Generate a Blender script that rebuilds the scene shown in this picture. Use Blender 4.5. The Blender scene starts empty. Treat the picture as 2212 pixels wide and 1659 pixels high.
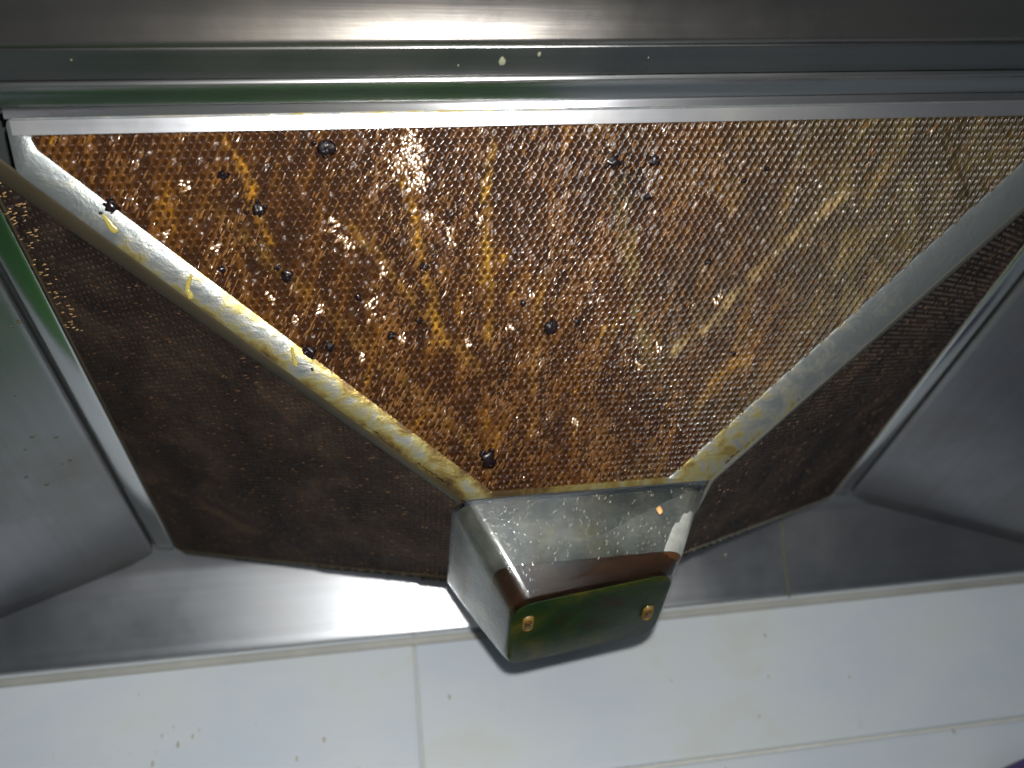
import bpy, bmesh, math, random
from mathutils import Vector, Matrix, noise
random.seed(7)
SC = bpy.context.scene
COL = SC.collection
V3 = Vector

# ---------------------------------------------------------------- camera
F_PX, W_PX, CX, CY = 1795.083, 2212.0, 1106.0, 829.5      # measured on a 2212 px wide view of the photo
AX = V3((0.98706143, 0.05603168, -0.15023379))            # world axes seen from the camera
AY = V3((-0.08501433, -0.61153346, -0.78663803))
AZ = V3((-0.13594964, 0.78923208, -0.5988576))
M = Matrix((AX, AY, AZ))                                   # camera -> world
cam = bpy.data.objects.new('camera', bpy.data.cameras.new('camera'))
COL.objects.link(cam)
cam.matrix_world = M.to_4x4()
cam.data.sensor_width = 36.0
cam.data.lens = 36.0 * F_PX / W_PX
cam.data.clip_start = 0.005
cam.data.clip_end = 50
cam.data.dof.use_dof = True
cam.data.dof.focus_distance = 0.375
cam.data.dof.aperture_fstop = 6.5
SC.camera = cam

# ---------------------------------------------------------------- world, lamps, exposure
w = bpy.data.worlds.new('World'); SC.world = w; w.use_nodes = True
bg = w.node_tree.nodes['Background']
bg.inputs[0].default_value = (0.80, 0.90, 1.0, 1)
bg.inputs[1].default_value = 0.05

def lamp(name, kind, loc, power, color, **k):
    l = bpy.data.lights.new(name, kind); l.energy = power; l.color = color
    for a, b in k.items(): setattr(l, a, b)
    o = bpy.data.objects.new(name, l); o.location = loc; COL.objects.link(o); return o
# the phone's own flash, just above and left of its lens
fl = M @ V3((0.008, 0.024, 0.004))
fo_ = lamp('phone_flash', 'SPOT', fl, 13.0, (1.0, 0.985, 0.955), shadow_soft_size=0.004, spot_size=math.radians(132), spot_blend=1.0)
fo_.rotation_euler = (M @ V3((960 - CX, -(800 - CY), -F_PX))).to_track_quat('-Z', 'Y').to_euler()
# soft fill lights added behind the camera for the room's ambient light
kl = lamp('rear_fill_disk', 'AREA', (0.5, -2.2, 1.3), 5.0, (0.85, 0.93, 1.0), shape='DISK', size=0.5)
kw = lamp('rear_fill_panel', 'AREA', (-0.3, -2.6, -0.2), 18.0, (0.88, 0.95, 1.0), shape='RECTANGLE', size=2.4, size_y=1.8)  # added fill panel, there to brighten the back steel
kw.rotation_euler = (V3((0.1, 0.5, 0.1)) - kw.location).to_track_quat('-Z', 'Y').to_euler()
kl.rotation_euler = (V3((0, 0.5, 0.1)) - kl.location).to_track_quat('-Z', 'Y').to_euler()

vs = SC.view_settings
vs.view_transform = 'Standard'; vs.look = 'None'; vs.exposure = 0.0; vs.gamma = 1.0

# ---------------------------------------------------------------- helpers
def ray(px, py):
    return M @ V3((px - CX, -(py - CY), -F_PX))
def on_plane(px, py, n, d):                                # point of the plane n.p = d seen at a pixel
    r = ray(px, py); return r * (d / r.dot(n))

def link(name, me, mat=None, parent=None, kind=None, smooth=False):
    o = bpy.data.objects.new(name, me); COL.objects.link(o)
    if mat:
        for m in (mat if isinstance(mat, (list, tuple)) else [mat]): me.materials.append(m)
    if parent: o.parent = parent
    if kind: o['kind'] = kind
    if smooth:
        me.polygons.foreach_set('use_smooth', [True] * len(me.polygons))
    return o
def from_bm(name, bm, mat=None, parent=None, kind=None, smooth=False):
    me = bpy.data.meshes.new(name); bm.normal_update(); bm.to_mesh(me); bm.free()
    return link(name, me, mat, parent, kind, smooth)
def thing(name, label, cat, loc=(0, 0, 0), group=None):
    o = bpy.data.objects.new(name, None); COL.objects.link(o); o.location = loc
    o.empty_display_size = 0.02
    o['label'] = label; o['category'] = cat
    if group: o['group'] = group
    return o
def local(o, root):                                        # keep world coordinates under a moved root
    o.matrix_parent_inverse = Matrix.Translation(-V3(root.location)); return o

def profile(name, pts, x0, x1, mat, parent, thick=0.0008, closed=False, xs=None, inward=False, seg=1):
    """A folded sheet: (y, z) points swept along x, with thickness on its far (upper) side."""
    bm = bmesh.new(); n = len(pts)
    nx = seg + 1; grid = []
    for i in range(nx):
        f = i / seg; row = []
        for k, (y, z) in enumerate(pts):
            a, b = (x0, x1) if xs is None else xs[k]
            row.append(bm.verts.new((a + (b - a) * f, y, z)))
        grid.append(row)
    for i in range(seg):
        for k in range(n - 1):
            bm.faces.new((grid[i][k], grid[i + 1][k], grid[i + 1][k + 1], grid[i][k + 1]))
    bmesh.ops.recalc_face_normals(bm, faces=bm.faces)
    bm.normal_update()
    up = sum(f.normal.z for f in bm.faces)
    if up > 0: bmesh.ops.reverse_faces(bm, faces=bm.faces)
    o = from_bm(name, bm, mat, parent, smooth=True)
    s = o.modifiers.new('thickness', 'SOLIDIFY'); s.thickness = thick; s.offset = -1
    return o
def soft(o, angle=35):
    me = o.data
    me.polygons.foreach_set('use_smooth', [True] * len(me.polygons))
    bm = bmesh.new(); bm.from_mesh(me)
    for e in bm.edges:
        if len(e.link_faces) == 2 and e.calc_face_angle(0) > math.radians(angle): e.smooth = False
    bm.to_mesh(me); bm.free(); return o

def fillet(pts, r, n=6):
    """Round the corners of a 2-D polygon."""
    out = []; m = len(pts)
    for i in range(m):
        p = V3((*pts[i], 0)); a = V3((*pts[i - 1], 0)); b = V3((*pts[(i + 1) % m], 0))
        ri = r[i] if isinstance(r, (list, tuple)) else r
        u = (a - p).normalized(); v = (b - p).normalized()
        half = u.angle(v) / 2
        t = min(ri / math.tan(half), (a - p).length * 0.45, (b - p).length * 0.45)
        p0 = p + u * t; p1 = p + v * t
        for k in range(n + 1):
            f = k / n
            q = p0 * (1 - f) ** 2 + p * 2 * f * (1 - f) + p1 * f * f
            out.append((q.x, q.y))
    return out
def ring_plate(name, outer, inner, mat, parent, mw, z0, th, edge=0.0006):
    """A flat frame between two loops with the same number of points, its rims rolled a little."""
    bm = bmesh.new(); n = len(outer)
    def loop(pts, z): return [bm.verts.new((x, y, z)) for x, y in pts]
    def mixp(A, B, f): return [((1 - f) * a[0] + f * b[0], (1 - f) * a[1] + f * b[1]) for a, b in zip(A, B)]
    loops = [loop(outer, z0 - th), loop(outer, z0 - edge), loop(mixp(outer, inner, .06), z0),
             loop(mixp(outer, inner, .94), z0), loop(inner, z0 - edge), loop(inner, z0 - th)]
    for A, B in zip(loops, loops[1:] + loops[:1]):
        for i in range(n):
            j = (i + 1) % n
            bm.faces.new((A[i], A[j], B[j], B[i]))
    bmesh.ops.recalc_face_normals(bm, faces=bm.faces)
    o = from_bm(name, bm, mat, parent); soft(o, 50)
    o.matrix_basis = mw
    return o
def inside(p, poly, margin=0.0):
    x, y = p; c = False; n = len(poly)
    for i in range(n):
        (x0, y0), (x1, y1) = poly[i], poly[(i + 1) % n]
        if (y0 > y) != (y1 > y) and x < (x1 - x0) * (y - y0) / (y1 - y0) + x0: c = not c
    if c or margin <= 0: return c
    for i in range(n):
        a = V3((*poly[i], 0)); b = V3((*poly[(i + 1) % n], 0)); q = V3((x, y, 0))
        t = max(0, min(1, (q - a).dot(b - a) / max(1e-12, (b - a).length_squared)))
        if (a + (b - a) * t - q).length < margin: return True
    return False
def blob(bm, mw, segs=8, rings=6, lump=0.0, seed=0):
    """Adds an ellipsoid (unit sphere through matrix mw) to bm."""
    vs_ = []
    top = bm.verts.new(mw @ V3((0, 0, 1))); bot = bm.verts.new(mw @ V3((0, 0, -1)))
    for i in range(1, rings):
        th = math.pi * i / rings; row = []
        for k in range(segs):
            ph = 2 * math.pi * k / segs
            p = V3((math.sin(th) * math.cos(ph), math.sin(th) * math.sin(ph), math.cos(th)))
            if lump: p *= 1 + lump * noise.noise(p * 1.7 + V3((seed * 3.1, seed, 0)))
            row.append(bm.verts.new(mw @ p))
        vs_.append(row)
    for k in range(segs):
        j = (k + 1) % segs
        bm.faces.new((top, vs_[0][k], vs_[0][j])); bm.faces.new((bot, vs_[-1][j], vs_[-1][k]))
        for a, b in zip(vs_, vs_[1:]): bm.faces.new((a[k], b[k], b[j], a[j]))

# ---------------------------------------------------------------- materials
def mat_new(name):
    m = bpy.data.materials.new(name); m.use_nodes = True
    nt = m.node_tree; b = nt.nodes['Principled BSDF']; return m, nt, b
def nd(nt, t, **k):
    n = nt.nodes.new(t)
    for a, v in k.items():
        if a.startswith('_'): setattr(n, a[1:], v)
        else: n.inputs[a].default_value = v
    return n
def ramp(nt, src, stops):
    r = nt.nodes.new('ShaderNodeValToRGB'); cr = r.color_ramp
    while len(cr.elements) < len(stops): cr.elements.new(0.5)
    for e, (p, c) in zip(cr.elements, stops):
        e.position = p; e.color = (*c, 1) if len(c) == 3 else c
    nt.links.new(src, r.inputs[0]); return r.outputs[0]
def coords(nt, scale=(1, 1, 1), kind='Object', rot=(0, 0, 0)):
    tc = nt.nodes.new('ShaderNodeTexCoord'); mp = nt.nodes.new('ShaderNodeMapping')
    mp.inputs['Scale'].default_value = scale; mp.inputs['Rotation'].default_value = rot
    nt.links.new(tc.outputs[kind], mp.inputs[0]); return mp.outputs[0]
def along(nt, deg, sx, sy, sz):                            # texture space turned by deg, then scaled
    tc = nt.nodes.new('ShaderNodeTexCoord'); mp = nt.nodes.new('ShaderNodeMapping'); mp.vector_type = 'TEXTURE'
    mp.inputs['Rotation'].default_value = (0, 0, math.radians(-deg)); mp.inputs['Scale'].default_value = (1 / sx, 1 / sy, 1 / sz)
    nt.links.new(tc.outputs['Object'], mp.inputs[0]); return mp.outputs[0]
def noi(nt, vec, scale, detail=3, rough=0.55, dist=0.0):
    n = nt.nodes.new('ShaderNodeTexNoise'); n.inputs['Scale'].default_value = scale
    n.inputs['Detail'].default_value = detail; n.inputs['Roughness'].default_value = rough
    n.inputs['Distortion'].default_value = dist
    nt.links.new(vec, n.inputs['Vector']); return n.outputs[0]
def mixc(nt, fac, a, b):
    m = nt.nodes.new('ShaderNodeMix'); m.data_type = 'RGBA'
    for s, v in ((m.inputs[0], fac), (m.inputs[6], a), (m.inputs[7], b)):
        if isinstance(v, bpy.types.NodeSocket): nt.links.new(v, s)
        elif isinstance(v, (int, float)): s.default_value = v
        else: s.default_value = (*v, 1)
    return m.outputs[2]
def bump(nt, b, h, strength, dist=0.001, prev=None):
    n = nt.nodes.new('ShaderNodeBump'); n.inputs['Strength'].default_value = strength
    n.inputs['Distance'].default_value = dist; nt.links.new(h, n.inputs['Height'])
    if prev: nt.links.new(prev, n.inputs['Normal'])
    nt.links.new(n.outputs[0], b.inputs['Normal']); return n.outputs[0]

def steel(name, tint=(0.56, 0.565, 0.57), rough=0.30, grime=0.25, gcol=(0.16, 0.12, 0.05), streak=(6, 260, 260), metallic=1.0):
    m, nt, b = mat_new(name)
    v = coords(nt, streak)
    st = noi(nt, v, 1.0, 4, 0.6)
    pat = noi(nt, coords(nt), 9.0, 5, 0.62)
    fine = noi(nt, coords(nt), 160.0, 3, 0.6)
    base = mixc(nt, st, [c * 0.86 for c in tint], [min(1, c * 1.10) for c in tint])
    gm = ramp(nt, pat, [(0.48, (0, 0, 0)), (0.80, (grime,) * 3)])
    base = mixc(nt, gm, base, gcol)
    nt.links.new(base, b.inputs['Base Color'])
    b.inputs['Metallic'].default_value = metallic
    r = ramp(nt, pat, [(0.3, (rough * 0.85,) * 3), (0.75, (rough * 1.35,) * 3)])
    nt.links.new(r, b.inputs['Roughness'])
    p = bump(nt, b, st, 0.22, 0.0004)
    bump(nt, b, fine, 0.05, 0.0005, p)
    return m
STEEL = steel('brushed_steel')
STEEL_DARK = steel('greasy_front_steel', tint=(0.46, 0.43, 0.40), rough=0.27, grime=0.5)
STEEL_CH = steel('polished_channel_steel', rough=0.21, grime=0.2)
FRAME = steel('filter_frame_steel', tint=(0.56, 0.57, 0.60), rough=0.32, grime=0.35, gcol=(0.40, 0.34, 0.14), metallic=0.95)

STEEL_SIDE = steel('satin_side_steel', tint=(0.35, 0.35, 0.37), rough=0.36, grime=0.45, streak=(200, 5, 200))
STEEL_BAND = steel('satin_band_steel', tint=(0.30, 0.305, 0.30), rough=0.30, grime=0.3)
STEEL_FL = steel('flange_steel', tint=(0.60, 0.61, 0.61), rough=0.16, grime=0.15, streak=(200, 5, 200))
STEEL_BACK = steel('satin_back_steel', tint=(0.58, 0.59, 0.61), rough=0.36, grime=0.12)
def bar_material():
    m, nt, b = mat_new('greasy_filter_bar')
    pat = noi(nt, coords(nt, (1, 1, 1)), 85.0, 6, 0.68, 0.5)
    st = noi(nt, coords(nt, (30, 320, 30), rot=(0, 0, math.radians(60))), 1.0, 3, 0.6)
    tc = nt.nodes.new('ShaderNodeTexCoord'); sx = nt.nodes.new('ShaderNodeSeparateXYZ')
    nt.links.new(tc.outputs['Object'], sx.inputs[0])
    low = nt.nodes.new('ShaderNodeMapRange'); low.inputs[1].default_value = 0.01; low.inputs[2].default_value = 0.19
    low.inputs[3].default_value = -0.16; low.inputs[4].default_value = 0.17
    nt.links.new(sx.outputs[1], low.inputs[0])
    ad = nt.nodes.new('ShaderNodeMath'); ad.operation = 'ADD'
    nt.links.new(pat, ad.inputs[0]); 
    xr = nt.nodes.new('ShaderNodeMapRange'); xr.inputs[1].default_value = 0.12; xr.inputs[2].default_value = 0.30
    xr.inputs[3].default_value = 0.0; xr.inputs[4].default_value = -0.22; nt.links.new(sx.outputs[0], xr.inputs[0])
    a2 = nt.nodes.new('ShaderNodeMath'); a2.operation = 'ADD'
    nt.links.new(low.outputs[0], a2.inputs[0]); nt.links.new(xr.outputs[0], a2.inputs[1]); 
    def mth(op, a, b_=None):
        n = nt.nodes.new('ShaderNodeMath'); n.operation = op
        for k_, v_ in enumerate((a, b_)):
            if v_ is None: continue
            if isinstance(v_, (int, float)): n.inputs[k_].default_value = v_
            else: nt.links.new(v_, n.inputs[k_])
        return n.outputs[0]
    dd = mth('SUBTRACT', mth('SUBTRACT', sx.outputs[1], mth('MULTIPLY', sx.outputs[0], 0.937)), 0.1462)   # distance across the left hip bar
    ed = mth('DIVIDE', mth('ABSOLUTE', mth('ADD', mth('DIVIDE', dd, 1.37), 0.0058)), 0.0058)
    ed = mth('MULTIPLY', mth('MINIMUM', mth('POWER', ed, 2.0), 1.0), 0.17)
    lf = nt.nodes.new('ShaderNodeMapRange'); lf.inputs[1].default_value = -0.115; lf.inputs[2].default_value = -0.085; nt.links.new(sx.outputs[0], lf.inputs[0])
    rt = nt.nodes.new('ShaderNodeMapRange'); rt.inputs[1].default_value = 0.06; rt.inputs[2].default_value = 0.10; rt.inputs[3].default_value = 1; rt.inputs[4].default_value = 0; nt.links.new(sx.outputs[0], rt.inputs[0])
    ed = mth('MULTIPLY', mth('MULTIPLY', ed, lf.outputs[0]), rt.outputs[0])
    nt.links.new(mth('ADD', a2.outputs[0], ed), ad.inputs[1])
    col = ramp(nt, ad.outputs[0], [(0.36, (0.26, 0.29, 0.30)), (0.50, (0.40, 0.40, 0.36)), (0.58, (0.46, 0.41, 0.18)), (0.68, (0.36, 0.26, 0.07)), (0.82, (0.14, 0.08, 0.03))])
    col = mixc(nt, st, mixc(nt, 0.25, col, (0.25, 0.22, 0.14)), col)
    nt.links.new(col, b.inputs['Base Color'])
    b.inputs['Metallic'].default_value = 0.82; b.inputs['Roughness'].default_value = 0.40
    b.inputs['Coat Weight'].default_value = 0.5; b.inputs['Coat Roughness'].default_value = 0.18
    p = bump(nt, b, pat, 0.35, 0.002); bump(nt, b, st, 0.25, 0.0006, p)
    return m
BAR = bar_material()

STREAKS = [((0.224, 0.024), (0.128, 0.118), 0.0040, (0.30, 0.20, 0.07), 0.75), ((0.106, 0.020), (0.128, 0.118), 0.0065, (0.15, 0.11, 0.028), 0.55),
           ((0.010, 0.012), (0.028, 0.098), 0.0034, (0.42, 0.20, 0.015), 0.8), ((0.050, 0.000), (0.048, 0.105), 0.0032, (0.34, 0.17, 0.015), 0.8),
           ((-0.080, 0.018), (0.055, 0.165), 0.0050, (0.24, 0.12, 0.02), 0.35), ((-0.060, 0.000), (-0.044, 0.050), 0.0034, (0.45, 0.20, 0.012), 0.8),
           ((-0.015, 0.036), (0.045, 0.115), 0.0034, (0.30, 0.15, 0.02), 0.6), ((0.075, 0.060), (0.070, 0.150), 0.0040, (0.22, 0.10, 0.012), 0.6)]
def grease_material(name, side=False, hole_floor=False):
    """Steel mesh soaked in cooked grease: brown, amber runs down the slope, thinner and greyer to the right."""
    m, nt, b = mat_new(name)
    tc = nt.nodes.new('ShaderNodeTexCoord'); sx = nt.nodes.new('ShaderNodeSeparateXYZ')
    nt.links.new(tc.outputs['Object'], sx.inputs[0])
    runs = noi(nt, along(nt, 78, 15, 50, 30), 1.0, 5, 0.64, 1.7)
    if side: runs = noi(nt, coords(nt), 26.0, 5, 0.62, 0.8)
    big = noi(nt, coords(nt), 16.0, 4, 0.6, 0.5)
    cell = noi(nt, coords(nt), 330.0, 3, 0.7)
    mx = nt.nodes.new('ShaderNodeMath'); mx.operation = 'MULTIPLY_ADD'
    nt.links.new(cell, mx.inputs[0]); mx.inputs[1].default_value = 0.34
    nt.links.new(runs, mx.inputs[2])
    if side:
        col = ramp(nt, mx.outputs[0], [(0.50, (0.007, 0.004, 0.003)), (0.70, (0.017, 0.010, 0.007)), (0.90, (0.038, 0.023, 0.014))])  # side faces: shade of grazing light put into a darker colour
    else:
        col = ramp(nt, mx.outputs[0], [(0.46, (0.012, 0.004, 0.0015)), (0.67, (0.036, 0.0125, 0.003)), (0.81, (0.085, 0.032, 0.004)), (0.92, (0.28, 0.13, 0.008)), (0.99, (0.45, 0.34, 0.07))])
        thin = ramp(nt, mx.outputs[0], [(0.42, (0.016, 0.010, 0.0035)), (0.66, (0.034, 0.022, 0.008)), (0.92, (0.11, 0.080, 0.023))])
        e = nt.nodes.new('ShaderNodeMath'); e.operation = 'MULTIPLY_ADD'
        nt.links.new(big, e.inputs[0]); e.inputs[1].default_value = 0.30
        nt.links.new(sx.outputs[0], e.inputs[2])
        fac = ramp(nt, e.outputs[0], [(0.255, (0, 0, 0)), (0.40, (1, 1, 1))])
        col = mixc(nt, fac, col, thin)
        wob = noi(nt, coords(nt), 30.0, 4, 0.6)
        brk = ramp(nt, noi(nt, along(nt, 60, 60, 170, 60), 1.0, 3, 0.6), [(0.40, (0.08,) * 3), (0.62, (1, 1, 1))])
        def streak(p0, p1, wid, colr, amt, col):           # a run of paler fat along the line p0-p1 of the face
            dx, dy = p1[0] - p0[0], p1[1] - p0[1]; L = math.hypot(dx, dy); dx /= L; dy /= L
            def dot(a, b_, c_):
                m1 = nt.nodes.new('ShaderNodeMath'); m1.operation = 'MULTIPLY_ADD'; nt.links.new(sx.outputs[0], m1.inputs[0]); m1.inputs[1].default_value = a; m1.inputs[2].default_value = c_
                m2 = nt.nodes.new('ShaderNodeMath'); m2.operation = 'MULTIPLY_ADD'; nt.links.new(sx.outputs[1], m2.inputs[0]); m2.inputs[1].default_value = b_; nt.links.new(m1.outputs[0], m2.inputs[2]); return m2.outputs[0]
            across = dot(-dy, dx, dy * p0[0] - dx * p0[1]); alo = dot(dx / L, dy / L, -(dx * p0[0] + dy * p0[1]) / L)
            w1 = nt.nodes.new('ShaderNodeMath'); w1.operation = 'MULTIPLY_ADD'; nt.links.new(wob, w1.inputs[0]); w1.inputs[1].default_value = 0.016; nt.links.new(across, w1.inputs[2])
            w2 = nt.nodes.new('ShaderNodeMath'); w2.operation = 'SUBTRACT'; nt.links.new(w1.outputs[0], w2.inputs[0]); w2.inputs[1].default_value = 0.008
            w3 = nt.nodes.new('ShaderNodeMath'); w3.operation = 'ABSOLUTE'; nt.links.new(w2.outputs[0], w3.inputs[0])
            m_a = nt.nodes.new('ShaderNodeMapRange'); nt.links.new(w3.outputs[0], m_a.inputs[0]); m_a.inputs[1].default_value = 0; m_a.inputs[2].default_value = wid; m_a.inputs[3].default_value = amt; m_a.inputs[4].default_value = 0
            m_b = ramp(nt, alo, [(0.0, (0, 0, 0)), (0.15, (1, 1, 1)), (0.9, (1, 1, 1)), (1.0, (0, 0, 0))])
            m_c = nt.nodes.new('ShaderNodeMath'); m_c.operation = 'MULTIPLY'; nt.links.new(m_a.outputs[0], m_c.inputs[0]); nt.links.new(m_b, m_c.inputs[1])
            m_d = nt.nodes.new('ShaderNodeMath'); m_d.operation = 'MULTIPLY'; nt.links.new(m_c.outputs[0], m_d.inputs[0]); nt.links.new(brk, m_d.inputs[1])
            return mixc(nt, m_d.outputs[0], col, colr)
        for p0, p1, wd, cc, am in STREAKS: col = streak(p0, p1, wd, cc, am, col)
    if hole_floor: col = mixc(nt, 0.86, col, (0.017, 0.0065, 0.0018))  # hole floors: shade of the recess put into a darker grease colour
    nt.links.new(col, b.inputs['Base Color'])
    if not side:
        COATF = fac
    b.inputs['Roughness'].default_value = 0.30 if not side else 0.58
    b.inputs['Specular IOR Level'].default_value = 0.5 if not side else 0.22
    b.inputs['Coat Weight'].default_value = 0.9 if not side else 0.03
    b.inputs['Coat Roughness'].default_value = 0.10 if not side else 0.28
    bump(nt, b, noi(nt, along(nt, 60 if not side else 60, 90, 700, 300), 1.0, 2, 0.6), 0.30, 0.0006)
    if not side:
        cw = ramp(nt, COATF, [(0.0, (0.55,) * 3), (1.0, (0.12,) * 3)]); nt.links.new(cw, b.inputs['Coat Weight'])
        rw = ramp(nt, COATF, [(0.0, (0.25,) * 3), (1.0, (0.40,) * 3)]); nt.links.new(rw, b.inputs['Roughness'])
    if hole_floor:
        for l in list(nt.links):
            if l.to_socket in (b.inputs['Coat Weight'], b.inputs['Roughness']): nt.links.remove(l)
        b.inputs['Coat Weight'].default_value = 0.0; b.inputs['Roughness'].default_value = 0.6; b.inputs['Specular IOR Level'].default_value = 0.03
    return m
MESH_F = grease_material('grease_soaked_mesh')
MESH_P = grease_material('grease_soaked_plate')
_b = MESH_P.node_tree.nodes['Principled BSDF']
for _l in list(MESH_P.node_tree.links):
    if _l.to_socket in (_b.inputs['Coat Weight'], _b.inputs['Roughness']): MESH_P.node_tree.links.remove(_l)
_b.inputs['Coat Weight'].default_value = 0.12; _b.inputs['Roughness'].default_value = 0.38; _b.inputs['Specular IOR Level'].default_value = 0.35
MESH_F2 = grease_material('shaded_hole_floor', hole_floor=True)
MESH_S = grease_material('shaded_side_mesh', side=True)
MESH_S2 = grease_material('shaded_side_floor', side=True, hole_floor=True)

def simple(name, col, rough=0.4, metallic=0.0, coat=0.0, trans=0.0, ior=1.45, var=0.25, scale=60, bmp=0.1):
    m, nt, b = mat_new(name)
    n = noi(nt, coords(nt), scale, 4, 0.6)
    c = mixc(nt, n, [x * (1 - var) for x in col], [min(1, x * (1 + var)) for x in col])
    nt.links.new(c, b.inputs['Base Color'])
    b.inputs['Roughness'].default_value = rough; b.inputs['Metallic'].default_value = metallic
    b.inputs['Coat Weight'].default_value = coat; b.inputs['Coat Roughness'].default_value = 0.08
    b.inputs['Transmission Weight'].default_value = trans; b.inputs['IOR'].default_value = ior
    if bmp: bump(nt, b, n, bmp, 0.001)
    return m
BEAD = simple('grease_glint_bead', (0.13, 0.06, 0.02), 0.16, coat=1.0, scale=200, bmp=0)
BEAD_SIDE = simple('side_glint_bead', (0.10, 0.05, 0.022), 0.34, coat=0.3, scale=200)
BEAD_L = simple('pale_glint_bead', (0.40, 0.24, 0.10), 0.35, coat=0.3, scale=200)
CHAR = simple('burnt_grease', (0.007, 0.004, 0.005), 0.35, coat=0.35, scale=300)
POOL = simple('glint_pool_grease', (0.14, 0.07, 0.02), 0.22, coat=1.0, scale=700, bmp=0.0)
YELLOW = simple('yellow_grease', (0.46, 0.38, 0.09), 0.25, coat=1.0, scale=150, trans=0.45, ior=1.4)
SPECK = simple('dried_oil_speck', (0.07, 0.055, 0.03), 0.45, scale=150)
GROOVE = simple('dark_joint', (0.035, 0.04, 0.04), 0.5)

# ---------------------------------------------------------------- setting: tiled wall
wall = thing('wall', 'white tiled wall behind and below the hood', 'wall', (0, 0.61, 0.0))
del wall['category']; wall['kind'] = 'structure'
def tile_mat():
    m, nt, b = mat_new('glazed_white_tile')
    big = noi(nt, coords(nt, (1, 1, 1.6)), 7.0, 5, 0.62)
    spots = noi(nt, coords(nt), 34.0, 2, 0.5)
    ripple = noi(nt, coords(nt, (4, 1, 90)), 1.0, 3, 0.6)
    c = ramp(nt, big, [(0.35, (0.46, 0.51, 0.57)), (0.56, (0.50, 0.54, 0.56)), (0.80, (0.48, 0.48, 0.43))])
    c = mixc(nt, ramp(nt, spots, [(0.70, (0, 0, 0)), (0.80, (0.5,) * 3)]), c, (0.40, 0.37, 0.25))
    c = mixc(nt, ramp(nt, ripple, [(0.5, (0, 0, 0)), (0.8, (0.16,) * 3)]), c, (0.45, 0.45, 0.42))
    nt.links.new(c, b.inputs['Base Color']); b.inputs['Roughness'].default_value = 0.42
    b.inputs['Specular IOR Level'].default_value = 0.35
    bump(nt, b, ripple, 0.06, 0.001)
    return m
TILE = tile_mat()
GROUT = simple('grout', (0.50, 0.50, 0.46), 0.8, scale=90)
bm = bmesh.new()
bmesh.ops.create_cube(bm, size=1, matrix=Matrix.Translation((0.1, 0.6335, -0.15)) @ Matrix.Diagonal((3.2, 0.04, 2.0, 1)))
local(from_bm('grout', bm, GROUT, wall), wall)
def tile_mesh(wd, ht):
    bm = bmesh.new(); prof = [(0.0, 0.006), (0.0, 0.0012), (0.0012, 0.0002), (0.0035, 0.0)]
    loops = []
    for ins, dep in prof:
        loops.append([bm.verts.new((sx * (wd / 2 - ins), dep, sz * (ht / 2 - ins))) for sx, sz in ((-1, -1), (1, -1), (1, 1), (-1, 1))])
    for A, B in zip(loops, loops[1:]):
        for i in range(4): bm.faces.new((A[i], A[(i + 1) % 4], B[(i + 1) % 4], B[i]))
    bm.faces.new(loops[-1]); bmesh.ops.recalc_face_normals(bm, faces=bm.faces)
    me = bpy.data.meshes.new('tile'); bm.to_mesh(me); bm.free(); me.materials.append(TILE); return me
TW, TH, GX, GZ = 0.60, 0.30, 0.0102, 0.1235
tm = tile_mesh(TW - 0.0012, TH - 0.0026)
for r in range(-4, 3):
    for c in range(-2, 3):
        o = bpy.data.objects.new('tile', tm); COL.objects.link(o); o.parent = wall
        o.location = V3((GX + (c + .5) * TW, 0.6093 + random.uniform(-.0002, .0002), GZ + (r + .5) * TH)) - wall.location
bm = bmesh.new()                                            # hardened sealant bead along the hood's rear lip
for i in range(90):
    x = -1.2 + i * 0.0285
blank = [(0.6092, 0.2255), (0.6082, 0.2268), (0.6066, 0.2290), (0.6060, 0.2310), (0.6092, 0.2316)]
bm.free()
o = profile('sealant_bead', blank, -1.3, 1.5, simple('greasy_sealant', (0.34, 0.34, 0.31), 0.6, scale=30), wall, 0.0005)
local(o, wall)

# ---------------------------------------------------------------- range hood
HX0, HX1 = -0.156, 0.356           # side edges of the filter opening
hood = thing('range_hood', 'brushed stainless steel range hood underside sloping out around the brown mesh filter', 'range hood', (0.1, 0.6, 0.23))
def hp(o): return local(o, hood)
# front: recess channel, rolled lip, flat band, then the long front panel
XA, XB = -0.85, 1.05
hp(profile('front_channel', [(0.2060, 0.3062), (0.2040, 0.3053), (0.2026, 0.3050), (0.1975, 0.3050), (0.1935, 0.3050), (0.1926, 0.3044)], XA, XB, STEEL_CH, hood, 0.0006))
hp(profile('front_lip', [(0.1925, 0.3040), (0.1921, 0.3018), (0.1917, 0.3008), (0.1911, 0.3003), (0.1905, 0.3004), (0.1899, 0.3009), (0.1893, 0.3015)], XA, XB, STEEL, hood, 0.0007))
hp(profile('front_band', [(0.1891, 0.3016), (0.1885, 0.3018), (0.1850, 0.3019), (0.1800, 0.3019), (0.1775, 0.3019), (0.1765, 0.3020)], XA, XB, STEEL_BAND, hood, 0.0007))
fp = [(0.1764, 0.3021), (0.1740, 0.3031), (0.1700, 0.3049), (0.1650, 0.3068), (0.1580, 0.3083), (0.1480, 0.3089), (0.1350, 0.3082),
      (0.1150, 0.3045), (0.0800, 0.2960), (0.0000, 0.2730), (-0.1000, 0.2450)]
hp(profile('front_panel', fp, XA, XB, STEEL_DARK, hood, 0.0008))

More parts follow.
